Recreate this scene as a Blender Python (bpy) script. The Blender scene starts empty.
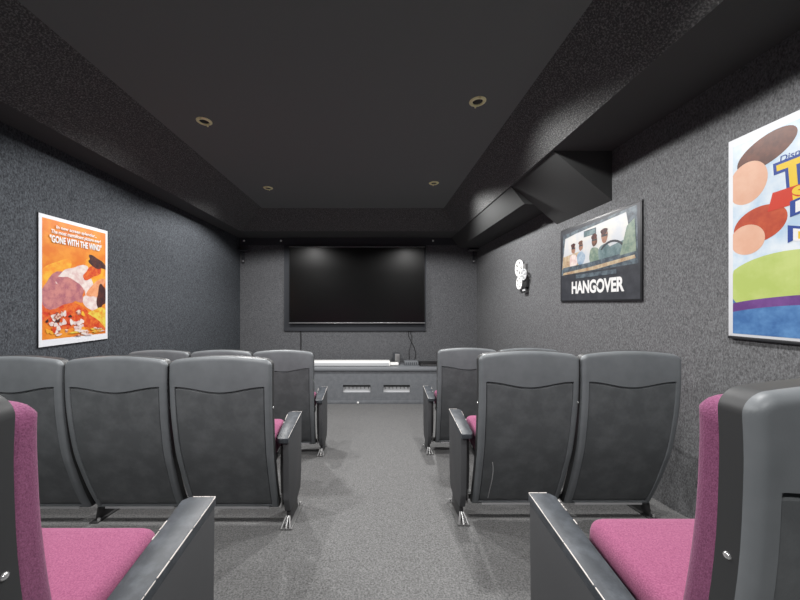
import bpy, bmesh, math, random
from mathutils import Vector, Matrix

C = bpy.context.scene.collection
R = random.Random(7)
F = 320.0            # focal length in pixels
VX, VY = 375.0, 304.0
EYE = 1.80           # camera height over the origin
XL, XR, YB, YR = -2.50, 1.89, 5.93, -1.9
HB, HC = EYE + 1.22, EYE + 1.52      # soffit underside, tray ceiling
SLOPE = 0.115


def floor_z(y):
    return EYE - 1.07 - SLOPE * y


# ------------------------------------------------------------------ materials
MATS = {}


def mat(name, col, rough=0.6, metal=0.0, spec=0.5, noise=None, bump=None, emit=None, sheen=0.0, squash=1.0):
    """noise = (scale, colour2, lo, hi[, detail]);  bump = (scale, strength, distance)"""
    m = bpy.data.materials.new(name)
    m.use_nodes = True
    nt = m.node_tree
    b = nt.nodes['Principled BSDF']
    b.inputs['Base Color'].default_value = (*col, 1)
    b.inputs['Roughness'].default_value = rough
    b.inputs['Metallic'].default_value = metal
    b.inputs['Specular IOR Level'].default_value = spec
    if sheen:
        b.inputs['Sheen Weight'].default_value = sheen
    if emit:
        b.inputs['Emission Color'].default_value = (*emit[0], 1)
        b.inputs['Emission Strength'].default_value = emit[1]
    tc = nt.nodes.new('ShaderNodeTexCoord')
    vec = tc.outputs['Object']
    if squash != 1.0:
        mp = nt.nodes.new('ShaderNodeMapping'); mp.inputs['Scale'].default_value = (1, 1, squash)
        nt.links.new(vec, mp.inputs['Vector']); vec = mp.outputs['Vector']
    if noise:
        n = nt.nodes.new('ShaderNodeTexNoise')
        n.inputs['Scale'].default_value = noise[0]
        n.inputs['Detail'].default_value = noise[4] if len(noise) > 4 else 3.0
        n.inputs['Roughness'].default_value = 0.65
        nt.links.new(vec, n.inputs['Vector'])
        r = nt.nodes.new('ShaderNodeValToRGB')
        r.color_ramp.elements[0].position = noise[2]
        r.color_ramp.elements[1].position = noise[3]
        r.color_ramp.elements[0].color = (*col, 1)
        r.color_ramp.elements[1].color = (*noise[1], 1)
        nt.links.new(n.outputs['Fac'], r.inputs['Fac'])
        nt.links.new(r.outputs['Color'], b.inputs['Base Color'])
    if bump:
        n2 = nt.nodes.new('ShaderNodeTexNoise')
        n2.inputs['Scale'].default_value = bump[0]
        n2.inputs['Detail'].default_value = 3.0
        nt.links.new(vec, n2.inputs['Vector'])
        bp = nt.nodes.new('ShaderNodeBump')
        bp.inputs['Strength'].default_value = bump[1]
        bp.inputs['Distance'].default_value = bump[2]
        nt.links.new(n2.outputs['Fac'], bp.inputs['Height'])
        nt.links.new(bp.outputs['Normal'], b.inputs['Normal'])
    MATS[name] = m
    return m


def g(v):           # sRGB 0..255 triple to linear
    return tuple(((c / 255) / 12.92 if c / 255 <= 0.04045 else ((c / 255 + 0.055) / 1.055) ** 2.4) for c in v)


M_wall_l = mat('daylight tinted wall carpet', g((37, 39, 42)), 0.95, spec=0.1, noise=(129.4, g((86, 90, 95)), 0.34, 0.69, 6), bump=(130, 0.4, 0.004), squash=.55)  # cool daylight on the left wall is put into this carpet colour
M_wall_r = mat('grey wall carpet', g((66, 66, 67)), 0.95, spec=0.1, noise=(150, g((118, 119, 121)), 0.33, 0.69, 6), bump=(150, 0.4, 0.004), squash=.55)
M_wall_b = mat('slate wall carpet', g((66, 67, 69)), 0.95, spec=0.1, noise=(110, g((108, 109, 112)), 0.34, 0.68, 6), bump=(100, 0.4, 0.005), squash=.55)
M_floor = mat('grey floor carpet', g((76, 76, 76)), 0.95, spec=0.1, noise=(130, g((134, 134, 134)), 0.32, 0.7, 6), bump=(130, 0.4, 0.004))
M_ceil = mat('black ceiling paint', g((112, 116, 115)), 0.9, spec=0.15)
M_soff = mat('black soffit felt', g((74, 75, 75)), 0.9, spec=0.25, noise=(110, g((140, 140, 140)), 0.46, 0.74), bump=(110, 0.7, 0.006))
M_under = mat('black soffit board', g((76, 77, 77)), 0.9, spec=0.2)
M_beam = mat('charcoal beam board', g((68, 69, 69)), 0.9, spec=0.2)
M_plast = mat('dark grey moulded plastic', g((102, 106, 109)), 0.45, spec=0.4, noise=(6, g((114, 118, 121)), 0.35, 0.7), bump=(260, 0.08, 0.002))
M_panel = mat('worn black plastic panel', g((84, 87, 89)), 0.5, spec=0.4, noise=(9, g((104, 107, 109)), 0.42, 0.75, 6), bump=(260, 0.12, 0.002))
M_side = mat('black plastic', g((54, 55, 56)), 0.5, spec=0.4)
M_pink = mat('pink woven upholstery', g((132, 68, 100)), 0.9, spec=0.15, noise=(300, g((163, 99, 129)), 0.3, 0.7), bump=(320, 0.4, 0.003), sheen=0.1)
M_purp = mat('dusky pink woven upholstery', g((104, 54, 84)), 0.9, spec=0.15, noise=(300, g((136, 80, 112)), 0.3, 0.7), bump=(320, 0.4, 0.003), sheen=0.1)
M_arm = mat('black lacquered wood', g((58, 62, 67)), 0.46, spec=0.4, noise=(22, g((84, 89, 95)), 0.45, 0.75, 5), bump=(60, 0.1, 0.002))
M_end = mat('dark laminate', g((74, 75, 77)), 0.6, spec=0.3)
M_chip = mat('bare chipped edge', g((205, 200, 195)), 0.7)
M_trimw = mat('worn grey edge strip', g((176, 176, 178)), 0.4, metal=0.3)
M_metal = mat('grey steel', g((150, 150, 150)), 0.35, metal=0.7)
M_chrome = mat('chrome', g((225, 225, 225)), 0.25, metal=0.8)
M_dmetal = mat('black steel', g((52, 52, 53)), 0.5, metal=0.2)
M_brass = mat('brass', g((255, 248, 196)), 0.35, metal=0.15)
M_lens = mat('dark lamp interior', g((18, 17, 14)), 0.5)
M_tvb = mat('black television bezel', g((16, 16, 17)), 0.35)
M_tvs = mat('black television screen', (0.0015, 0.0015, 0.0015), 0.25, spec=0.42)
M_silver = mat('silver strip', g((190, 190, 192)), 0.3, metal=0.7)
M_board = mat('dark backing board', g((60, 62, 66)), 0.8, spec=0.2)
M_bench = mat('grey painted bench', g((104, 107, 111)), 0.6, spec=0.3, noise=(14, g((116, 119, 123)), 0.35, 0.7))
M_bencht = mat('grey bench top', g((118, 121, 125)), 0.4, spec=0.4)
M_white = mat('white plastic', g((246, 246, 244)), 0.4)
M_lgrey = mat('light grey plastic', g((190, 192, 194)), 0.5)
M_cable = mat('black rubber', g((22, 22, 23)), 0.6)
M_frame = mat('black frame', g((26, 27, 30)), 0.45)
M_wframe = mat('white border paper', g((196, 198, 202)), 0.6)


# ------------------------------------------------------------------ mesh helpers
class MB:
    def __init__(s):
        s.v, s.f, s.m, s.mats = [], [], [], []

    def mi(s, m):
        if m not in s.mats:
            s.mats.append(m)
        return s.mats.index(m)

    def add(s, vs, fs, m):
        k, i = len(s.v), s.mi(m)
        s.v += [tuple(p) for p in vs]
        for f in fs:
            s.f.append(tuple(k + a for a in f)); s.m.append(i)

    def bm(s, bm, m):
        bm.verts.index_update()
        s.add([v.co[:] for v in bm.verts], [[v.index for v in f.verts] for f in bm.faces], m)
        bm.free()

    def box(s, lo, hi, m, bevel=0.0, seg=2, mx=None):
        bm = bmesh.new()
        bmesh.ops.create_cube(bm, size=1)
        for v in bm.verts:
            v.co = Vector([lo[i] + (v.co[i] + .5) * (hi[i] - lo[i]) for i in range(3)])
        if bevel:
            bmesh.ops.bevel(bm, geom=bm.edges[:], offset=bevel, segments=seg, profile=0.5, affect='EDGES')
        if mx:
            bm.transform(mx)
        s.bm(bm, m)

    def prism(s, poly, axis, a, b, m, bevel=0.0, seg=2, mx=None):
        """poly in the two other axes (in axis order), extruded from a to b along axis"""
        def P(p, t):
            c = list(p); c.insert(axis, t); return Vector(c)
        bm = bmesh.new()
        A = [bm.verts.new(P(p, a)) for p in poly]
        B = [bm.verts.new(P(p, b)) for p in poly]
        n = len(poly)
        bm.faces.new(A); bm.faces.new(B[::-1])
        for i in range(n):
            bm.faces.new((A[i], B[i], B[(i + 1) % n], A[(i + 1) % n]))
        bmesh.ops.recalc_face_normals(bm, faces=bm.faces[:])
        if bevel:
            bmesh.ops.bevel(bm, geom=bm.edges[:], offset=bevel, segments=seg, profile=0.5, affect='EDGES')
        if mx:
            bm.transform(mx)
        s.bm(bm, m)

    def lathe(s, prof, m, n=32, mx=None, closed=False):
        vs, fs = [], []
        k = len(prof)
        for i in range(n):
            a = 2 * math.pi * i / n
            for r, z in prof:
                p = Vector((r * math.cos(a), r * math.sin(a), z))
                vs.append(mx @ p if mx else p)
        for i in range(n):
            for j in range(k if closed else k - 1):
                j2 = (j + 1) % k
                fs.append((i * k + j, ((i + 1) % n) * k + j, ((i + 1) % n) * k + j2, i * k + j2))
        s.add(vs, fs, m)

    def tube(s, pts, r, m, n=8):
        pts = [Vector(p) for p in pts]
        vs, fs = [], []
        for i, p in enumerate(pts):
            d = (pts[min(i + 1, len(pts) - 1)] - pts[max(i - 1, 0)]).normalized()
            u = d.cross(Vector((0, 0, 1)) if abs(d.z) < .9 else Vector((1, 0, 0))).normalized()
            w = d.cross(u)
            for k in range(n):
                a = 2 * math.pi * k / n
                vs.append(p + r * (u * math.cos(a) + w * math.sin(a)))
        for i in range(len(pts) - 1):
            for k in range(n):
                fs.append((i * n + k, i * n + (k + 1) % n, (i + 1) * n + (k + 1) % n, (i + 1) * n + k))
        fs.append(tuple(range(n))[::-1]); fs.append(tuple((len(pts) - 1) * n + k for k in range(n)))
        s.add(vs, fs, m)

    def build(s, name, parent=None, loc=(0, 0, 0), smooth=35):
        me = bpy.data.meshes.new(name)
        me.from_pydata(s.v, [], s.f)
        for m in s.mats:
            me.materials.append(m)
        me.polygons.foreach_set('material_index', s.m)
        bm = bmesh.new(); bm.from_mesh(me)
        bmesh.ops.recalc_face_normals(bm, faces=bm.faces[:])
        bm.to_mesh(me); bm.free()
        if smooth:
            me.polygons.foreach_set('use_smooth', [True] * len(me.polygons))
            me.set_sharp_from_angle(angle=math.radians(smooth))
        me.update()
        o = bpy.data.objects.new(name, me)
        C.objects.link(o)
        o.location = loc
        if parent:
            o.parent = parent
        return o


def tag(o, label, cat, group=None):
    o['label'] = label; o['category'] = cat
    if group:
        o['group'] = group
    return o


def empty(name, loc, label, cat, group=None, rz=0.0):
    o = bpy.data.objects.new(name, None)
    o.empty_display_size = 0.1
    C.objects.link(o); o.location = loc; o.rotation_euler = (0, 0, rz)
    return tag(o, label, cat, group)


def struct(o):
    o['kind'] = 'structure'
    return o


def copy_tree(o, parent=None):
    c = o.copy(); C.objects.link(c)
    if parent:
        c.parent = parent
    for ch in list(o.children):
        copy_tree(ch, c)
    return c


# ------------------------------------------------------------------ room shell
TK = 0.1
m = MB()
m.prism([(YR - TK, floor_z(YR - TK)), (YB + TK, floor_z(YB + TK)), (YB + TK, floor_z(YB + TK) - .1), (YR - TK, floor_z(YR - TK) - .1)], 0, XL - TK, XR + TK, M_floor)
struct(m.build('floor', smooth=0))


def side_wall(name, x0, x1, mt):
    m = MB()
    m.prism([(YR, floor_z(YR)), (YB, floor_z(YB)), (YB, HC), (YR, HC)], 0, x0, x1, mt)
    return struct(m.build(name, smooth=0))


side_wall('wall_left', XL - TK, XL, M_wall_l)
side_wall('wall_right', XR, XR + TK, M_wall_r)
m = MB(); m.box((XL - TK, YB, floor_z(YB) - .05), (XR + TK, YB + TK, HC), M_wall_b); struct(m.build('wall_back', smooth=0))
m = MB(); m.box((XL - TK, YR - TK, floor_z(YR) - .05), (XR + TK, YR, HC), M_wall_l); struct(m.build('wall_front', smooth=0))
m = MB(); m.box((XL - TK, YR - TK, HC), (XR + TK, YB + TK, HC + .1), M_ceil); struct(m.build('ceiling', smooth=0))

# soffits round the tray: splayed felt face over a flat underside
LX0, LX1 = -1.79, -2.25      # tray edge, soffit lip (left)
RX0, RX1 = 1.09, 1.40        # tray edge, soffit lip (right)
BY0, BY1 = 5.07, 5.36        # tray edge, soffit lip (back)


def soffit(name, quadtop, quadbot, wallpts):
    """splayed face + underside + hidden back as a closed solid"""
    (a, b), (c, d), (e, f) = quadtop, quadbot, wallpts   # a,b tray edge; c,d lip; e,f wall line
    up = [Vector((p[0], p[1], HC)) for p in (e, f)]
    vs = [(*a, HC), (*b, HC), (*c, HB), (*d, HB), (*e, HB), (*f, HB), up[0], up[1]]
    m = MB()
    m.add(vs, [(0, 1, 3, 2)], M_soff)
    m.add(vs, [(2, 3, 5, 4)], M_under)
    m.add(vs, [(4, 5, 7, 6), (0, 2, 4, 6), (1, 7, 5, 3), (0, 6, 7, 1)], M_under)
    return struct(m.build(name, smooth=0))


soffit('trim_1', ((LX0, YR), (LX0, BY0)), ((LX1, YR), (LX1, BY1)), ((XL, YR), (XL, YB)))
soffit('trim_2', ((RX0, YR), (RX0, BY0)), ((RX1, YR), (RX1, BY1)), ((XR, YR), (XR, YB)))
soffit('trim_3', ((LX0, BY0), (RX0, BY0)), ((LX1, BY1), (RX1, BY1)), ((XL, YB), (XR, YB)))
# wedge shaped boxing under the right soffit, then the lower run to the screen wall
m = MB(); m.prism([(RX1 + .02, HB), (XR, HB), (XR, EYE + .825)], 1, 2.55, 3.32, M_beam); struct(m.build('trim_4', smooth=0))
m = MB(); m.prism([(RX1 + .01, HB), (XR, HB), (XR, EYE + 1.02), (1.55, EYE + 1.04)], 1, 3.32, YB, M_beam); struct(m.build('trim_5', smooth=0))
# dark batten along the top of the screen wall, four white screw heads
m = MB(); m.box((XL, YB - .03, EYE + 1.085), (XR, YB, HB), M_board, bevel=.003)
o = struct(m.build('trim_6', smooth=0))
for px in (244, 281, 433, 470):
    m = MB()
    m.lathe([(0, .012), (.012, .010), (.018, .004), (.018, 0)], M_white, 16, Matrix.Translation(((px - VX) * 5.9 / F, YB - .03, EYE + 1.165)) @ Matrix.Rotation(math.pi / 2, 4, 'X'))
    m.build('screw_head', o)

# ------------------------------------------------------------------ downlights
LIGHTS = [(-1.42, 2.66, 'brass ringed ceiling downlight at the left, nearer of the two on that side'),
          (0.77, 2.40, 'brass ringed ceiling downlight at the right, nearer of the two on that side'),
          (-1.40, 4.19, 'small far brass downlight in the left rear corner of the black ceiling'),
          (0.74, 4.02, 'small far brass downlight near the right rear corner of the black ceiling')]


def downlight(x, y, label):
    r = empty('ceiling_downlight', (x, y, HC), label, 'ceiling light', 'brass downlights in the tray ceiling')
    m = MB(); m.lathe([(.036, -.001), (.040, -.010), (.052, -.010), (.062, -.003), (.062, 0.0), (.036, 0.0)], M_brass, 36, closed=True); m.build('ring', r)
    m = MB(); m.lathe([(.038, -.0005), (.030, -.004), (.0, -.0045)], M_lens, 28); m.build('lamp_face', r)
    for s in (-1, 1):
        m = MB(); m.box((-.006, s * .056 - .006, -.016), (.006, s * .056 + .006, -.002), M_brass, bevel=.002)
        m.build('spring_clip', r)
    return r


for x, y, lab in LIGHTS:
    downlight(x, y, lab)

# ------------------------------------------------------------------ theatre chairs
ZB, ZT = 0.068, 0.985
PROF = [(-.02, .235), (.07, .19), (.20, .132), (.33, .085), (.46, .045), (.68, .010), (.85, 0.0), (.94, 0.002), (1.1, .010)]


def prof(z):
    for (z0, y0), (z1, y1) in zip(PROF, PROF[1:]):
        if z <= z1:
            break
    i = PROF.index((z0, y0))
    def tan(k):
        a, b = PROF[max(k - 1, 0)], PROF[min(k + 1, len(PROF) - 1)]
        return (b[1] - a[1]) / (b[0] - a[0])
    h = z1 - z0; t = (z - z0) / h
    m0, m1 = tan(i) * h, tan(i + 1) * h
    return (2*t**3 - 3*t**2 + 1) * y0 + (t**3 - 2*t**2 + t) * m0 + (-2*t**3 + 3*t**2) * y1 + (t**3 - t**2) * m1


def zt_of(u, top, corner=.03, arch=.022):
    a = abs(u)
    z = top - arch * u * u
    if a > .86:
        q = min(1.0, (a - .86) / .14)
        z -= corner * (1 - math.sqrt(max(0, 1 - q * q)))
    return z


def halfw(z, W):
    return W - .018 * max(0, (ZT - z) / (ZT - ZB)) ** 2


def zwave(u):
    q = min(abs(u), .87) / .87
    return .828 - .030 * (.5 + .5 * math.cos(math.pi * q))


def edge(d, r):
    return 0.0 if d >= r else r - math.sqrt(max(0.0, r * r - (r - d) ** 2))


def shell_parts(root):
    W = .271
    U = [0, .1, .2, .3, .4, .5, .6, .7, .78, .84, .854, .864, .874, .885, .91, .935, .955, .97, .982, .991, .997, 1.0]
    U = [-u for u in U[:0:-1]] + U
    rows = []                         # each a function of u
    for t in (0, .003, .008, .014, .02):
        rows.append(lambda u, t=t: ZB + t)
    rows += [lambda u: .092, lambda u: .097, lambda u: .106]
    n = 16
    for k in range(1, n):
        rows.append(lambda u, k=k: .106 + (zwave(u) - .014 - .106) * k / n)
    i_in = len(rows)
    rows += [lambda u: zwave(u) - .014, lambda u: zwave(u) - .007, lambda u: zwave(u)]
    for t in (.25, .5, .75):
        rows.append(lambda u, t=t: zwave(u) + (zt_of(u, ZT) - .022 - zwave(u)) * t)
    for t in (.022, .015, .009, .0045, .0015, 0):
        rows.append(lambda u, t=t: zt_of(u, ZT) - t)
    r0, r1 = 6, i_in + 1              # groove bottom row, groove top row
    nu, nr = len(U), len(rows)
    V = []
    for j, rf in enumerate(rows):
        for u in U:
            z = rf(u)
            d = min((1 - abs(u)) * W, zt_of(u, ZT) - z, z - ZB)
            y = prof(z) + edge(max(d, 0), .020)
            a = abs(u)
            if r0 <= j <= r1 and a <= .8641:
                deep = j in (r0, r1) or a > .86
                y += .013 if deep else .004
            V.append((u * halfw(z, W), y, z))
    inner_u = [i for i, u in enumerate(U) if abs(u) <= .8641]
    c0, c1 = inner_u[0], inner_u[-1]
    fs, fp = [], []
    for j in range(nr - 1):
        for i in range(nu - 1):
            q = (j * nu + i, j * nu + i + 1, (j + 1) * nu + i + 1, (j + 1) * nu + i)
            (fp if (r0 <= j < r1 and c0 <= i < c1) else fs).append(q)
    m = MB()
    # front cap
    k = len(V)
    VF = [(x, prof(z) + .055, z) for x, y, z in V]
    ff = [tuple(k + a for a in q[::-1]) for q in fs + fp]
    loop = [i for i in range(nu)] + [j * nu + nu - 1 for j in range(1, nr)] + [(nr - 1) * nu + i for i in range(nu - 2, -1, -1)] + [j * nu for j in range(nr - 2, 0, -1)]
    wall = [(loop[i], loop[(i + 1) % len(loop)], loop[(i + 1) % len(loop)] + k, loop[i] + k) for i in range(len(loop))]
    m.add(V + VF, fs, M_plast)
    kk = m.mi(M_side)
    m.f += ff + wall; m.m += [kk] * (len(ff) + len(wall))
    m.build('back_shell', root, smooth=40)
    used = sorted({a for q in fp for a in q}); mp = {a: i for i, a in enumerate(used)}
    m = MB(); m.add([V[a] for a in used], [tuple(mp[a] for a in q) for q in fp], M_panel)
    m.build('back_panel', root, smooth=40)
    m = MB(); m.prism([(prof(.078) - .005, .073), (prof(.078) - .003, .084), (prof(.078) + .010, .084), (prof(.078) + .010, .073)], 0, -.20, .20, M_trimw, bevel=.001)
    m.build('bottom_trim', root)


def cushion_back(root):
    W, top, bot = .238, .953, .40
    U = [0, .15, .3, .45, .6, .72, .8, .86, .9, .93, .955, .975, .99, 1.0]
    U = [-u for u in U[:0:-1]] + U
    T = [0, .004, .01, .018, .028, .045, .07, .12, .2, .3, .4, .5, .6, .7, .8, .87, .92, .95, .968, .98, .99, .996, 1.0]
    V, B = [], []
    for t in T:
        for u in U:
            zt = zt_of(u, top, .035, .02)
            z = bot + (zt - bot) * t
            d = min((1 - abs(u)) * W, zt - z, z - bot)
            bulge = .012 * (1 - u * u) * math.sin(math.pi * t)
            y = prof(z) + .134 + bulge - edge(max(d, 0), .026)
            x = u * W
            V.append((x, y, z)); B.append((x, prof(z) + .054, z))
    nu, nr = len(U), len(T)
    fs = [(j * nu + i, j * nu + i + 1, (j + 1) * nu + i + 1, (j + 1) * nu + i) for j in range(nr - 1) for i in range(nu - 1)]
    k = len(V)
    loop = [i for i in range(nu)] + [j * nu + nu - 1 for j in range(1, nr)] + [(nr - 1) * nu + i for i in range(nu - 2, -1, -1)] + [j * nu for j in range(nr - 2, 0, -1)]
    wall = [(loop[i], loop[(i + 1) % len(loop)], loop[(i + 1) % len(loop)] + k, loop[i] + k) for i in range(len(loop))]
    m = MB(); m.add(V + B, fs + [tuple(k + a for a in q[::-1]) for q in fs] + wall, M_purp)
    o = m.build('backrest', root, smooth=60)
    o['label'] = 'dusky pink woven backrest cushion'


def seat_cushion(root):
    mx = Matrix.Translation((0, .30, .42)) @ Matrix.Rotation(math.radians(5), 4, 'X')
    bm = bmesh.new()
    bmesh.ops.create_cube(bm, size=1)
    for v in bm.verts:
        v.co = Vector((v.co.x * .455, v.co.y * .335, v.co.z * .15))
    bmesh.ops.bevel(bm, geom=bm.edges[:], offset=.042, segments=5, profile=0.5, affect='EDGES')
    bm.transform(mx)
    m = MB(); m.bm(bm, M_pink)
    o = m.build('seat', root, smooth=60); o['label'] = 'bright pink woven seat cushion'
    m = MB(); m.box((-.215, .16, .300), (.215, .45, .345), M_side, bevel=.012, seg=3, mx=Matrix.Translation((0, 0, 0)))
    m.build('seat_pan', root)


def fz(y):          # floor height in chair space
    return -SLOPE * y


def standard(root, s):
    """black plate leg on the side s (+1 / -1), on the wall side of the chair"""
    x = s * .2765
    m = MB()
    m.prism([(.20, .50), (.33, .50), (.36, .30), (.34, .12), (.36, fz(.36) + .012), (.36, fz(.36)), (.21, fz(.21)), (.21, fz(.21) + .012), (.24, .12), (.22, .30)], 0, x - .005, x + .005, M_dmetal, bevel=.002)
    o = m.build('leg', root)
    m = MB()
    m.prism([(.19, fz(.19)), (.38, fz(.38)), (.38, fz(.38) + .008), (.19, fz(.19) + .008)], 0, x - .024, x + .024, M_dmetal, bevel=.002)
    for yy in (.21, .36):
        m.lathe([(0, .016), (.006, .016), (.008, .012), (.008, 0)], M_chrome, 10, Matrix.Translation((x + .016, yy, fz(yy) + .006)))
    m.build('foot', o)
    m = MB(); m.prism([(.20, .475), (.46, .50), (.46, .525), (.20, .50)], 0, x - .005, x + .005, M_arm, bevel=.004)
    m.build('armrest', root)


def aisle_end(root, s, wf, wr, xo, yr, yf, zr, zf_):
    """end panel with armrest on the aisle side s, with its foot"""
    xo = s * xo                          # outer (aisle) face
    xi = xo - s * .034
    a, b = sorted((xo, xi))
    m = MB()
    m.prism([(yr + .01, zr - .026), (yf, zf_ - .026), (yf - .006, .18), (yf - .03, .07), (yf - .10, .045), (yr + .05, .07), (yr + .02, .15)], 0, a, b, M_end, bevel=.004)
    o = m.build('end_panel', root)
    m = MB()
    bm = bmesh.new()
    pts = [(xo + s * .002, yr - .01), (xo + s * .002, yf + .004), (xo - s * (wf - .016), yf + .004), (xo - s * wf, yf - .012), (xo - s * wr, yr + .006), (xo - s * (wr - .012), yr - .01)]
    def hz(y):
        return zr + (y - yr) / (yf - yr) * (zf_ - zr)
    A = [bm.verts.new((x, y, hz(y) - .027)) for x, y in pts]
    B = [bm.verts.new((x, y, hz(y))) for x, y in pts]
    bm.faces.new(A); bm.faces.new(B[::-1])
    for i in range(len(pts)):
        bm.faces.new((A[i], B[i], B[(i + 1) % len(pts)], A[(i + 1) % len(pts)]))
    bmesh.ops.recalc_face_normals(bm, faces=bm.faces[:])
    bmesh.ops.bevel(bm, geom=bm.edges[:], offset=.0035, segments=2, profile=.5, affect='EDGES')
    m.bm(bm, M_arm)
    # chipped paint along the edges
    rr = random.Random(3 if s > 0 else 5)
    y = yr
    while y < yf - .01:
        L = rr.uniform(.02, .07)
        y1 = min(y + L, yf)
        wd = rr.uniform(.0012, .0028)
        xe = xo + s * .0012
        a0, a1 = sorted((xe, xe - s * wd))
        m.prism([(y, hz(y) - .003), (y1, hz(y1) - .003), (y1, hz(y1) + .0004), (y, hz(y) + .0004)], 0, a0, a1, M_chip)
        y = y1 + rr.choice((.0, .002, .006))
    x = xo
    for k in range(9):
        w = rr.uniform(.004, .008)
        x0, x1 = sorted((x, x - s * w))
        m.box((x0, yf + .0015, hz(yf) - .0025), (x1, yf + .0042, hz(yf) + .0008), M_chip)
        x -= s * (w + rr.choice((0, .002)))
        if abs(x - xo) > wf - .026:
            break
    for k in range(6):
        yy = yf - rr.uniform(.03, .17); L = rr.uniform(.006, .02)
        xe = xo - s * (wr + (wf - wr) * (yy - yr) / (yf - yr) - .003)
        a0, a1 = sorted((xe, xe - s * .003))
        m.prism([(yy, hz(yy) - .003), (yy + L, hz(yy + L) - .003), (yy + L, hz(yy + L) + .0006), (yy, hz(yy) + .0006)], 0, a0, a1, M_chip)
    m.build('armrest', root)
    # splayed metal foot
    m = MB()
    xc = (a + b) / 2
    m.prism([(yr + .01, fz(yr + .01)), (.40, fz(.40)), (.40, fz(.40) + .010), (yr + .01, fz(yr + .01) + .010)], 0, xc - .035, xc + .035, M_metal, bevel=.003)
    m.prism([(.20, .09), (.34, .09), (.37, fz(.37) + .01), (.17, fz(.17) + .01)], 0, xc - .012, xc + .012, M_dmetal, bevel=.002)
    for dx in (-.026, 0, .026):
        m.tube([(xc + dx * .3, yr + .06, .035), (xc + dx * .7, yr + .035, .014), (xc + dx, yr + .012, fz(yr + .012) + .007)], .007, M_metal)
    for yy in (.385,):
        m.lathe([(0, .02), (.007, .02), (.009, .014), (.009, 0)], M_chrome, 10, Matrix.Translation((xc + s * .022, yy, fz(yy) + .01)))
    m.build('foot', o)
    # hinge bracket between panel and shell
    m = MB()
    xb = xi - s * .014
    a0, a1 = sorted((xb, xb - s * .006))
    m.prism([(.17, .34), (.182, .34), (.22, .14), (.225, .085), (.165, .085), (.165, .13)], 0, a0, a1, M_metal, bevel=.0015)
    a0, a1 = sorted((xi, xb - s * .006))
    m.box((a0, .17, .088), (a1, .215, .10), M_metal)
    m.build('hinge_bracket', root)
    m = MB()
    a0, a1 = sorted((xi - s * .001, xi - s * .022))
    m.prism([(.16, .47), (.22, .47), (.24, .30), (.24, .14), (.17, .14), (.15, .30)], 0, a0, a1, M_dmetal, bevel=.003)
    m.build('inner_support', root)


def crossbar(root):
    m = MB()
    m.box((-.267, .285, .045), (.267, .315, .075), M_dmetal, bevel=.004)
    m.build('crossbar', root)


def screws(root):
    for s in (-1, 1):
        m = MB()
        mx = Matrix.Translation((s * .2695, prof(.705) + .036, .705)) @ Matrix.Rotation(s * math.pi / 2, 4, 'Y')
        m.lathe([(0, .004), (.0025, .0038), (.0045, .0028), (.0058, .001), (.006, -.002)], M_chrome, 14, mx)
        m.build('screw', root)


def make_chair(s_aisle, arm=None):
    root = empty('theatre_chair', (0, 0, 0), '', 'chair')
    shell_parts(root); cushion_back(root); seat_cushion(root); crossbar(root); screws(root)
    standard(root, -s_aisle)
    if arm:
        aisle_end(root, s_aisle, *arm)
    return root


ARM = {-1: {True: (.095, .067, .331, .115, .545, .484, .522), False: (.088, .064, .331, .115, .445, .512, .549)},
       1: {True: (.078, .066, .346, .115, .545, .474, .512), False: (.078, .066, .338, .115, .425, .512, .549)}}
proto = {}


def place(side, idx, ytop, label, group, near=False):
    """side -1 = left block (aisle on its right), +1 = right block; idx 0 = aisle chair"""
    key = (side, idx == 0, near)
    if key in proto:
        o = copy_tree(proto[key])
    else:
        o = proto[key] = make_chair(-side, ARM[side][near] if idx == 0 else None)
    x = (-.818 - .553 * idx) if side < 0 else (.835 + .553 * idx)
    o.location = (x, ytop, floor_z(ytop))
    o['label'] = label; o['group'] = group
    return o


G1, G2, G3 = 'theatre chairs in the front row', 'theatre chairs in the middle row', 'theatre chairs in the nearest row'
near_left = place(-1, 0, 0.43, 'pink theatre chair cropped at the left bottom corner, beside a black aisle armrest', G3, True)
near_right = place(1, 0, 0.47, 'pink theatre chair cropped at the right bottom corner, beside a black aisle armrest', G3, True)
near_right.scale = (1, 1, 1.022)
near_left.scale = (1, 1, 1.016)
place(-1, 0, 1.68, 'black backed theatre chair on the left of the aisle in the middle row', G2)
place(-1, 1, 1.68, 'black backed theatre chair in the centre of the middle row left of the aisle', G2)
place(-1, 2, 1.68, 'black backed theatre chair by the left wall in the middle row, cut off', G2)
scratched = place(1, 0, 1.72, 'black theatre chair with scratched back, right of the aisle in the middle row', G2)
wallside = place(1, 1, 1.72, 'black backed theatre chair by the right wall in the middle row', G2)
place(-1, 0, 2.83, 'black theatre chair left of the aisle in the front row near the bench', G1)
place(-1, 1, 2.83, 'front row theatre chair in the middle of the left three, only its top showing', G1)
place(-1, 2, 2.83, 'front row theatre chair nearest the left wall, only its top showing', G1)
front_a = place(1, 0, 2.87, 'black theatre chair right of the aisle in the front row near the bench', G1)
front_b = place(1, 1, 2.87, 'front row theatre chair nearest the right wall, only its top showing', G1)

for o, k in ((scratched, 1.027), (wallside, 1.027), (front_a, 1.018), (front_b, 1.018)):
    o.scale = (1, 1, k)
m = MB()
m.tube([(x, prof(z) + .0035, z) for x, z in ((-.176, .37), (-.170, .345), (-.165, .31), (-.164, .26), (-.166, .21), (-.168, .16), (-.168, .12))], .0026, M_trimw, 6)
o = m.build('scratch', scratched); o['label'] = 'pale vertical scratch on the back panel'

# ------------------------------------------------------------------ screen wall: board, television, cables
def bx(px, Y):
    return (px - VX) * Y / F


def bz(py, Y):
    return EYE + (VY - py) * Y / F


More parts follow.
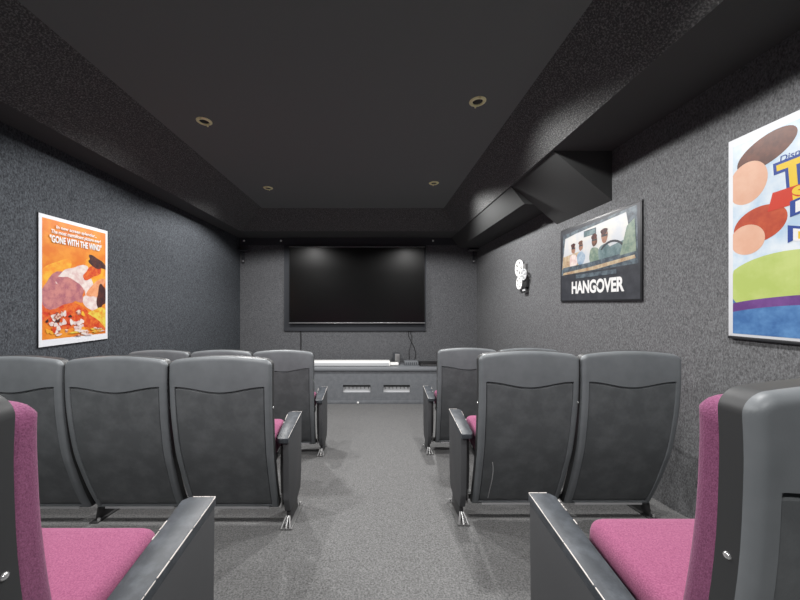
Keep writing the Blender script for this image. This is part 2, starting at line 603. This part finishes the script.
m = MB(); m.box((bx(284, 5.9), YB - .03, bz(331, 5.9)), (bx(426, 5.9), YB, EYE + 1.085), M_board, bevel=.004)
tag(m.build('mounting_board'), 'dark board on the screen wall behind the large television', 'board')

ty = 5.83
tv = empty('television', (bx(357, ty), YB - .03, bz(323.5, ty)), 'large wide flat television with a black screen on the far wall', 'television')
w = bx(425, ty) - bx(289, ty); h = bz(246.5, ty) - bz(323.5, ty)
m = MB()
m.box((-w/2, -.07, 0), (w/2, -.028, h), M_tvb, bevel=.006, seg=3)
m.build('casing', tv)
m = MB(); m.box((-w/2 + .6, -.03, .3), (w/2 - .6, -.0004, h - .3), M_tvb, bevel=.004); m.build('wall_mount', tv)
m = MB(); m.box((-w/2 + .018, -.0715, .035), (w/2 - .018, -.069, h - .018), M_tvs); m.build('screen', tv, smooth=0)
m = MB(); m.box((-w/2, -.073, .004), (w/2, -.069, .016), M_silver, bevel=.001); o = m.build('lower_bezel_strip', tv); o['label'] = 'silver strip along the lower bezel'
m = MB()
m.box((-w/2, -.073, h - .012), (w/2, -.069, h - .004), M_silver, bevel=.001); m.build('upper_bezel_strip', tv)

# bench with two slotted openings
by0, bt = 5.40, EYE - 1.085
bench = empty('media_bench', (0, by0 + .03, floor_z(by0 + .03)), 'long low grey bench with two slots across the foot of the screen wall', 'bench')
zf = floor_z(by0 + .03)
fl = lambda y: floor_z(y) - zf
tz = bt - zf
py_ = lambda Y: Y - by0 - .03
m = MB(); m.box((XL + .005, py_(by0), tz - .042), (XR - .005, py_(YB - .002), tz), M_bencht, bevel=.004); m.build('bench_top', bench)
# front board pieces round the two openings
f0, f1 = 0.0, .025
oz0, oz1 = bz(392.5, by0 + .03) - zf, bz(385, by0 + .03) - zf
xs = [XL + .005, bx(343, 5.43), bx(370.5, 5.43), bx(383.5, 5.43), bx(410, 5.43), XR - .005]
m = MB()
zb0 = fl(by0 + .055)
m.box((xs[0], f0, oz1), (xs[-1], f1, tz - .042), M_bench)
m.box((xs[0], f0, zb0), (xs[-1], f1, oz0), M_bench)
for i in (0, 2, 4):
    m.box((xs[i], f0, oz0), (xs[i + 1], f1, oz1), M_bench)
m.build('front_board', bench, smooth=0)
m = MB(); m.box((xs[0], -.012, fl(by0 + .03) + .001), (xs[-1], f0 - .0005, fl(by0 + .03) + .055), M_bench, bevel=.002); m.build('plinth', bench)
for i in (1, 3):
    m = MB()
    x0, x1 = xs[i], xs[i + 1]
    m.box((x0 - .008, f1 + .02, oz0 - .01), (x1 + .008, f1 + .025, oz1 + .008), M_lgrey)
    m.box((x0 - .008, f1, oz0 - .01), (x1 + .008, f1 + .02, oz0 - .002), M_lgrey)
    n = 7
    for k in range(n):
        xx = x0 + (x1 - x0) * (k + .5) / n
        m.box((xx - .004, f1 + .002, oz0 + .055), (xx + .004, f1 + .012, oz1), M_dmetal)
    m.box((x0, f1 + .001, oz1 - .035), (x1, f1 + .004, oz1 + .005), M_side)
    o = m.build('vent_grille', bench, smooth=0); o['label'] = 'pale grille behind the slot'
m = MB(); m.lathe([(0, .02), (.012, .018), (.018, .008), (.016, 0)], M_white, 16, Matrix.Translation((bx(358, 5.42), -.012, bz(402.5, 5.42) - zf)) @ Matrix.Rotation(math.pi/2, 4, 'X'))
o = m.build('knob', bench); o['label'] = 'small white knob low on the bench front'

# things on the bench
sb = empty('soundbar', (bx(352, 5.64), 5.64, bt), 'long white bar lying on the grey bench below the television', 'soundbar')
x0, x1 = bx(306, 5.6) - bx(352, 5.64), bx(390, 5.6) - bx(352, 5.64)
m = MB(); m.box((x0, -.09, .004), (x1, .10, .085), M_white, bevel=.012, seg=3); m.build('body', sb)
m = MB(); m.box((x0 + .02, -.094, .012), (x1 - .02, -.0885, .068), M_lgrey, bevel=.002); o = m.build('front_grille', sb); o['label'] = 'light grey front face'
m = MB(); m.box((x1 - .002, -.05, .012), (x1 + .15, .05, .055), M_white, bevel=.008); m.build('end_tube', sb)
for xx in (x0 + .1, x1 - .1):
    m = MB(); m.box((xx - .03, -.06, 0), (xx + .03, .06, .006), M_side)
    m.build('rubber_pad', sb)

sp = empty('small_speaker', (bx(396.5, 5.80), 5.80, bt), 'small dark upright box at the right end of the white bar', 'speaker')
m = MB(); m.box((-.062, -.05, 0), (.062, .05, .20), M_board, bevel=.006); m.build('cabinet', sp)
m = MB(); m.box((-.03, -.053, .012), (.055, -.049, .19), M_metal, bevel=.002); m.build('front_face', sp)

rt = empty('media_box', (bx(411, 5.7), 5.70, bt), 'low grey box between the small speaker and the dark player', 'box')
m = MB(); m.box((-.12, -.07, 0), (.12, .07, .075), M_bench, bevel=.008); m.build('case', rt)
m = MB()
for k in range(6):
    m.box((-.10 + k * .036, -.072, .015), (-.085 + k * .036, -.069, .06), M_board)
m.build('front_slots', rt)

pl = empty('media_player', (bx(431, 5.66), 5.66, bt), 'flat black player on the bench beside the right front row chair', 'player')
m = MB(); m.box((-.21, -.10, .008), (.21, .10, .06), M_tvb, bevel=.004); m.build('case', pl)
m = MB(); m.box((-.20, -.103, .022), (.20, -.099, .028), M_silver); m.build('front_line', pl)
for xx in (-.17, .17):
    for yy in (-.07, .07):
        m = MB(); m.lathe([(0, 0), (.015, 0), (.015, .01), (0, .01)], M_cable, 12, Matrix.Translation((xx, yy, 0)))
        m.build('rubber_foot', pl)

X = bx(300.5, 5.9)
m = MB(); m.tube([(X, YB - .008, bz(330.5, 5.9)), (X + .004, YB - .008, bz(345, 5.9)), (X - .003, YB - .008, bz(355, 5.9)), (X, YB - .008, bt + .004)], .010, M_cable)
tag(m.build('power_cable'), 'straight black cable hanging down the wall at the left below the television', 'cable')
m = MB()
pts = [(409, 331), (408.5, 336), (411, 341), (414.5, 348), (416, 354), (415.5, 358), (414, 361)]
m.tube([(bx(a, 5.9), YB - .006 - .0 * i, max(bz(b, 5.9), bt + .006)) for i, (a, b) in enumerate(pts)], .006, M_cable)
tag(m.build('signal_cable'), 'thin looping black cable hanging at the right below the television', 'cable')
m = MB()
m.tube([(bx(a, 5.9), YB - .016, max(bz(b, 5.9), bt + .006)) for a, b in [(410, 331), (412, 337), (411, 344), (409, 352), (409.5, 360)]], .005, M_cable)
tag(m.build('signal_cable'), 'thin straighter black cable just left of the looping one below the television', 'cable')

# corner brackets
for px, sgn, lab in ((237.5, 1, 'small dark bracket high in the left corner of the screen wall'), (475.5, -1, 'small pale bracket high in the right corner of the screen wall')):
    Xc = XL if sgn > 0 else XR
    b = empty('corner_bracket', (Xc + sgn * .002, YB - .002, EYE + .82), lab, 'bracket')
    mt = M_board if sgn > 0 else M_metal
    a0, a1 = sorted((0, sgn * .17))
    m = MB(); m.box((a0, -.12, .15), (a1, 0, .175), mt, bevel=.003); m.build('shelf_plate', b)
    a0, a1 = sorted((sgn * .055, sgn * .085))
    m = MB(); m.box((a0, -.03, -.06), (a1, 0, .15), mt if sgn > 0 else M_board, bevel=.003); m.build('upright', b)
    m = MB(); m.lathe([(0, .02), (.016, .018), (.02, .008), (.018, 0)], M_chrome, 14, Matrix.Translation((sgn * .07, -.03, -.03)) @ Matrix.Rotation(math.pi/2, 4, 'X')); m.build('bolt', b)


# ------------------------------------------------------------------ posters
def text_mesh(body, size, off=0.0, sx=1.0, space=1.0, shear=0.0):
    cu = bpy.data.curves.new('txt', 'FONT')
    cu.body = body; cu.size = size; cu.align_x = 'CENTER'; cu.align_y = 'CENTER'
    cu.offset = off; cu.space_character = space; cu.shear = shear
    o = bpy.data.objects.new('txt', cu)
    C.objects.link(o)
    dg = bpy.context.evaluated_depsgraph_get(); dg.update()
    me = bpy.data.meshes.new_from_object(o.evaluated_get(dg))
    vs = [(v.co.x * sx, v.co.y) for v in me.vertices]
    fs = [tuple(p.vertices) for p in me.polygons]
    bpy.data.objects.remove(o); bpy.data.curves.remove(cu); bpy.data.meshes.remove(me)
    return vs, fs


class Poster:
    """flat print drawn in viewer coordinates: a to the right, b up, metres from the lower left corner"""
    def __init__(s, a_axis, n_axis):
        s.A, s.N = Vector(a_axis), Vector(n_axis)
        s.mb = MB(); s.lv = 0.0

    def P(s, a, b, lv):
        return s.A * a + Vector((0, 0, b)) + s.N * lv

    def poly(s, pts, m, step=True, mb=None):
        if step:
            s.lv += .00008
        (mb or s.mb).add([s.P(a, b, s.lv) for a, b in pts], [tuple(range(len(pts)))], m)

    def rect(s, a0, b0, a1, b1, m, mb=None):
        s.poly([(a0, b0), (a1, b0), (a1, b1), (a0, b1)], m, mb=mb)

    def ell(s, a, b, ra, rb, m, rot=0, n=28, clip=None, mb=None, wob=0, seed=1):
        rr = random.Random(seed)
        ph = rr.uniform(0, 6)
        pts = []
        for k in range(n):
            t = 2 * math.pi * k / n
            q = 1 + wob * math.sin(3 * t + ph) + wob * .6 * math.sin(5 * t + 2 * ph)
            x, y = ra * q * math.cos(t), rb * q * math.sin(t)
            x, y = x * math.cos(rot) - y * math.sin(rot), x * math.sin(rot) + y * math.cos(rot)
            x += a; y += b
            if clip:
                x = min(max(x, clip[0]), clip[2]); y = min(max(y, clip[1]), clip[3])
            pts.append((x, y))
        s.poly(pts, m, mb=mb)

    def text(s, body, a, b, size, m, off=0, sx=1, rot=0, space=1.0, mb=None, shear=0.0):
        s.lv += .00008
        vs, fs = text_mesh(body, size, off, sx, space, shear)
        c, n = math.cos(rot), math.sin(rot)
        (mb or s.mb).add([s.P(a + x * c - y * n, b + x * n + y * c, s.lv) for x, y in vs], fs, m)


def pm(name, col, col2=None, sc=14, rough=.45):
    k = lambda c: tuple(.66 * q for q in g(c))
    return mat(name, k(col), rough, spec=.35, noise=(sc, k(col2), .4, .62, 4) if col2 else None)


# --- left wall: orange film poster
PW, PH = .615, 1.005
root = empty('film_poster', (XL + .0004, 2.365, EYE - .325), 'orange portrait film poster with white border on the left wall', 'poster')
m = MB(); m.box((0, 0, 0), (.010, PW, PH), M_frame, bevel=.001); m.build('frame', root)
m = MB(); m.box((.010, .003, .003), (.0115, PW - .003, PH - .003), M_wframe); m.build('border', root, smooth=0)
# viewer looks towards -x: viewer's left is the near end (small y)
P = Poster((0, 1, 0), (1, 0, 0)); P.lv = .0118
c_or = pm('orange ink', (226, 122, 36), (238, 152, 52), 7)
c_ye = pm('yellow ink', (242, 186, 62), (240, 150, 46), 16)
c_dk = pm('dark brown ink', (58, 36, 40), (96, 52, 44), 30)
c_pk = pm('dusty rose ink', (206, 138, 132), (170, 104, 116), 18)
c_wh = pm('cream ink', (238, 228, 222), (220, 190, 186), 22)
c_sk = pm('flesh ink', (226, 142, 96), (240, 176, 132), 20)
c_rd = pm('red ink', (206, 62, 36), (232, 120, 52), 24)
c_fl = pm('mixed flower ink', (150, 50, 44), (246, 222, 200), 55)
c_ly = pm('lemon ink', (232, 214, 90), (226, 150, 50), 26)
a0, b0, a1, b1 = .026, .055, PW - .026, PH - .03
cl = (a0, b0, a1, b1)
P.rect(a0, b0, a1, b1, c_or)
P.ell(.13, .56, .16, .09, c_ye, .5, clip=cl, wob=.12, seed=2)
P.ell(.50, .60, .12, .14, c_ye, .2, clip=cl, wob=.1, seed=3)
P.ell(.20, .25, .26, .12, c_rd, -.3, clip=cl, wob=.1, seed=4)
P.ell(.17, .43, .17, .13, c_pk, .5, clip=cl, wob=.1, seed=5)
P.ell(.30, .54, .15, .10, c_wh, .15, clip=cl, wob=.16, seed=6)
P.ell(.26, .45, .07, .14, c_pk, .9, clip=cl, wob=.12, seed=16)
P.ell(.42, .46, .05, .15, c_wh, .25, clip=cl, wob=.1, seed=7)
P.ell(.49, .45, .12, .06, c_sk, .9, clip=cl, wob=.12, seed=8)
P.ell(.47, .31, .13, .06, c_wh, -.7, clip=cl, wob=.14, seed=9)
P.ell(.45, .60, .10, .045, c_rd, .5, clip=cl, wob=.14, seed=10)
P.ell(.50, .69, .10, .045, c_dk, -.35, clip=cl, wob=.16, seed=21)
P.ell(.545, .39, .05, .11, c_dk, -.15, clip=cl, wob=.14, seed=13)
P.ell(.53, .20, .12, .10, c_ly, .3, clip=cl, wob=.14, seed=14)
P.ell(.44, .17, .14, .05, c_rd, -.5, clip=cl, wob=.14, seed=18)
rr = random.Random(11)
for k in range(46):
    aa, bb = rr.uniform(.05, .36), rr.uniform(.10, .26)
    P.ell(aa, bb, rr.uniform(.012, .028), rr.uniform(.01, .022), rr.choice((c_fl, c_wh, c_dk, c_rd, c_wh, c_ye)), rr.uniform(0, 3), n=12, clip=cl, wob=.15, seed=k)
for k in range(16):
    aa = rr.uniform(.05, .55)
    P.ell(aa, rr.uniform(.06, .11), rr.uniform(.02, .05), .008, rr.choice((c_wh, c_wh, c_fl, c_ly)), rr.uniform(-.3, .3), n=12, clip=cl, wob=.1, seed=k)
P.mb.build('print', root, smooth=0)
M_ink_w = pm('white ink', (244, 244, 243))
T = MB()
P.text('In new screen splendor...', PW / 2 + .0, .925, .036, M_ink_w, off=.0008, mb=T, shear=.15)
P.text('The most magnificent picture ever!', PW / 2, .885, .040, M_ink_w, off=.0010, sx=.78, mb=T, shear=.15)
P.text('"GONE WITH THE WIND"', PW / 2, .825, .072, M_ink_w, off=.0026, sx=.55, mb=T)
o = T.build('lettering', root, smooth=0); o['label'] = 'white title lettering near the top'

# --- right wall: landscape car poster
y_far, y_near = 3.235, 2.250
PW, PH = y_far - y_near, .715
root = empty('film_poster', (XR - .002, y_far, EYE + .022), 'landscape film poster with white title on black, on the right wall', 'poster')
# viewer looks towards +x: viewer's left is the far end, a runs towards -y
m = MB(); m.box((-.012, -PW, 0), (0, 0, PH), M_frame, bevel=.002); m.build('frame', root)
P = Poster((0, -1, 0), (-1, 0, 0)); P.lv = .0122
c_bk = pm('black ink', (56, 58, 64), (68, 70, 76), 12)
c_sky = pm('hazy white ink', (206, 210, 216), (226, 222, 214), 6)
c_tl = pm('teal ink', (84, 108, 112), (128, 148, 150), 12)
c_sand = pm('sand ink', (206, 190, 160), (170, 140, 110), 16)
c_sl = pm('slate ink', (66, 74, 84), (110, 124, 132), 18)
c_gn = pm('sage ink', (112, 134, 120), (150, 164, 146), 18)
c_tan = pm('tan ink', (176, 132, 108), (150, 110, 92), 22)
c_br = pm('brown ink', (142, 96, 74), (90, 66, 58), 22)
c_bl = pm('pale blue ink', (134, 160, 184), (176, 192, 206), 18)
P.rect(.014, .014, PW - .014, PH - .014, c_bk)
cl = (.03, .24, PW - .05, PH - .03)
P.poly([(.02, .26), (.05, .66), (PW - .04, .69), (PW - .03, .27)], c_sl)
P.poly([(.03, .33), (.085, .625), (PW - .14, .665), (PW - .07, .33)], c_sky)
P.poly([(.03, .32), (.045, .44), (.30, .46), (.34, .34)], c_sand)
P.poly([(PW - .36, .30), (PW - .30, .44), (PW - .12, .47), (PW - .06, .31)], c_tl)
P.poly([(.07, .635), (.30, .66), (.62, .672), (.60, .655), (.30, .64), (.08, .615)], c_sl)
P.rect(.36, .575, .52, .63, c_sl)
P.rect(.37, .58, .51, .62, c_tl)
for a, b, s, ch, cb in ((.21, .47, .9, c_br, c_wh), (.32, .48, .85, c_br, c_bl), (.50, .49, 1.0, c_sl, c_gn), (.62, .50, 1.1, c_br, c_tl)):
    P.ell(a, b - .10 * s, .068 * s, .075 * s, cb, clip=cl, wob=.05, seed=int(a * 90))
    P.ell(a, b + .03 * s, .034 * s, .050 * s, c_tan if ch is c_br else c_br, clip=cl, wob=.05, seed=int(a * 50))
    P.ell(a - .004, b + .066 * s, .036 * s, .024 * s, c_dk if s > .88 else c_br, .1, clip=cl, wob=.08, seed=int(a * 70))
    P.rect(a - .030 * s, b + .028 * s, a + .030 * s, b + .042 * s, c_bk)
P.poly([(.03, .27), (.05, .335), (.40, .34), (PW - .05, .37), (PW - .05, .29), (.5, .27)], c_sl)
P.poly([(.04, .262), (.06, .285), (.45, .30), (PW - .06, .335), (PW - .05, .31), (.5, .272)], c_sand)
for k in range(13):           # a dark rim arc
    t0, t1 = .3 + 2.2 * k / 13, .3 + 2.2 * (k + 1) / 13
    q = lambda t, r: (.70 + r * 1.15 * math.cos(t), .35 + r * math.sin(t))
    P.poly([q(t0, .135), q(t1, .135), q(t1, .118), q(t0, .118)], c_bk, step=(k == 0))
P.poly([(PW - .20, .35), (PW - .13, .56), (PW - .06, .60), (PW - .045, .36)], c_gn)
P.rect(.25, .215, .75, .25, c_sl)
P.mb.build('print', root, smooth=0)
T = MB()
P.text('HANGOVER', PW * .51, .125, .150, M_ink_w, off=.0060, sx=.79, space=.98, mb=T)
P.text('THE', PW * .548, .125, .030, c_bk, off=.001, sx=.9, mb=T)
o = T.build('lettering', root, smooth=0); o['label'] = 'white block title lettering'

# --- right wall, near: large bright poster in a white frame
y_far, PW, PH = 1.697, .70, 1.025
root = empty('film_poster', (XR - .002, y_far, EYE - .167), 'large colourful portrait film poster with yellow title at the right photo edge', 'poster')
m = MB(); m.box((-.014, -PW, 0), (0, 0, PH), M_wframe, bevel=.002); m.build('frame', root)
m = MB(); m.box((-.018, -PW, -.014), (0, 0, -.0005), M_frame, bevel=.001); o = m.build('lower_rail', root); o['label'] = 'dark rail along the bottom edge'
P = Poster((0, -1, 0), (-1, 0, 0)); P.lv = .0142
s_sky = pm('sky blue ink', (190, 216, 238), (236, 244, 250), 5)
s_br = pm('hat brown ink', (92, 58, 50), (124, 78, 62), 10)
s_pe = pm('peach ink', (232, 180, 152), (238, 192, 166), 6)
s_or = pm('rust ink', (186, 68, 40), (206, 90, 52), 14)
s_gr = pm('lime ink', (186, 204, 110), (204, 218, 134), 5)
s_bu = pm('blue ink', (66, 112, 170), (104, 154, 206), 7)
s_pu = pm('purple ink', (104, 62, 130), (124, 80, 150), 9)
s_yt = pm('title yellow ink', (244, 208, 60))
s_bt = pm('title blue ink', (44, 74, 156))
s_rt = pm('title red ink', (214, 62, 40))
a0, b0, a1, b1 = .022, .014, PW - .022, PH - .040
cl = (a0, b0, a1, b1)
P.rect(a0, b0, a1, b1, s_sky)
# plain overlapping colour fields in place of the artwork
P.ell(.160, .905, .125, .068, s_br, .38, clip=cl, n=40)
P.ell(.085, .775, .085, .105, s_pe, -.2, clip=cl, n=40)
P.ell(.135, .555, .112, .085, s_or, .35, clip=cl, n=40)
P.ell(.085, .490, .075, .075, s_pe, .2, clip=cl, n=40)
P.rect(a0, b0, a1, .20, s_bu)
P.ell(.24, .27, .26, .14, s_gr, .05, clip=(a0, b0 + .08, a1, b1), n=40)
P.ell(.26, .155, .33, .05, s_pu, .08, clip=cl, n=40)
P.ell(.25, .075, .38, .085, s_bu, .08, clip=cl, n=40)
P.ell(.56, .16, .09, .12, s_br, .3, clip=cl)
P.ell(.58, .36, .10, .12, s_sky, .3, clip=cl)
P.mb.build('print', root, smooth=0)
T = MB()
P.text('Disney', .268, .838, .040, s_bt, off=.0004, shear=.2, mb=T, rot=.1)
P.text('TOY', .388, .745, .19, s_bt, off=.019, sx=.92, mb=T, rot=.06)
P.text('TOY', .388, .745, .19, s_yt, off=.006, sx=.92, mb=T, rot=.06)
P.poly([(.170, .605), (.625, .645), (.645, .720), (.19, .690)], s_rt, mb=T)
P.text('STORY', .405, .665, .080, s_yt, off=.005, sx=1.15, mb=T, rot=.08)
P.text('3', .375, .525, .25, s_bt, off=.022, sx=1.9, mb=T)
P.text('3', .375, .525, .25, M_ink_w, off=.012, sx=1.9, mb=T)
P.text('3', .375, .525, .25, s_yt, off=.003, sx=1.9, mb=T)
o = T.build('lettering', root, smooth=0); o['label'] = 'yellow and blue title lettering'

# ------------------------------------------------------------------ wall ornament: film reels
root = empty('reel_ornament', (XR + .002, 4.065, EYE + .375), 'white metal film reel ornament on the right wall', 'wall ornament')


def reel(name, y, z, r, m_, thick=.012, off=.035):
    mb = MB()
    mx = Matrix.Translation((-off, y, z)) @ Matrix.Rotation(-math.pi / 2, 4, 'Y')
    mb.lathe([(r * .80, 0), (r, 0), (r, thick), (r * .80, thick)], m_, 36, mx, closed=True)
    mb.lathe([(r * .06, 0), (r * .30, 0), (r * .30, thick), (r * .06, thick)], m_, 24, mx, closed=True)
    for k in range(5):
        a = 2 * math.pi * k / 5 + .3
        mb.box((r * .26, -r * .17, .001), (r * .84, r * .17, thick - .001), m_, mx=mx @ Matrix.Rotation(a, 4, 'Z'))
    mb.lathe([(0, -off + .002), (r * .12, -off + .002), (r * .12, 0), (0, 0)], M_metal, 12, mx)
    return mb.build(name, root)


reel('reel', .045, .085, .108, M_white)
reel('reel', .035, -.105, .082, M_white)
reel('reel', -.115, -.01, .072, M_lgrey, off=.05)
m = MB()
m.box((-.045, -.15, -.17), (0, -.03, -.05), M_dmetal, bevel=.006)
m.prism([(-.07, -.17), (-.11, -.17), (-.14, -.235), (-.04, -.235)], 0, -.04, 0, M_dmetal, bevel=.003)
m.box((-.03, -.10, -.06), (0, .0, .13), M_metal, bevel=.004)
m.build('projector_body', root)
m = MB(); m.box((-.05, -.13, -.215), (-.0405, -.06, -.195), M_lgrey, bevel=.002); m.build('name_plate', root)

# ------------------------------------------------------------------ lights
def spot(x, y, e, col=(1, .985, .97), ang=152, r=.05):
    l = bpy.data.lights.new('ceiling_spot_lamp', 'SPOT')
    l.energy = e; l.color = col; l.spot_size = math.radians(ang); l.spot_blend = .25; l.shadow_soft_size = r
    o = bpy.data.objects.new('ceiling_spot_lamp', l); C.objects.link(o)
    o.location = (x, y, HC - .03)
    return o


for (x, y, _), e in zip(LIGHTS, (90, 100, 190, 210)):
    spot(x, y, e)
for x, y, e in ((-1.42, .9, 115), (.77, .8, 100), (-1.42, -.9, 130), (.77, -.9, 70)):  # unseen extra lamps, added to light the chair tops and backs
    spot(x, y, e)
w = bpy.data.worlds.new('World'); bpy.context.scene.world = w
w.use_nodes = True
w.node_tree.nodes['Background'].inputs['Color'].default_value = (.5, .5, .5, 1)
w.node_tree.nodes['Background'].inputs['Strength'].default_value = .3

# ------------------------------------------------------------------ camera
cam = bpy.data.cameras.new('camera')
cam.sensor_width = 36; cam.lens = F / 800 * 36
cam.shift_x = (400 - VX) / 800; cam.shift_y = (VY - 300) / 800
cam.clip_start = .02
o = bpy.data.objects.new('camera', cam); C.objects.link(o)
o.location = (0, 0, EYE); o.rotation_euler = (math.pi / 2, 0, 0)
sc = bpy.context.scene
sc.camera = o
sc.view_settings.view_transform = 'Standard'
sc.view_settings.look = 'None'
sc.view_settings.gamma = 1.0
sc.view_settings.use_curve_mapping = False
sc.view_settings.exposure = 0.18
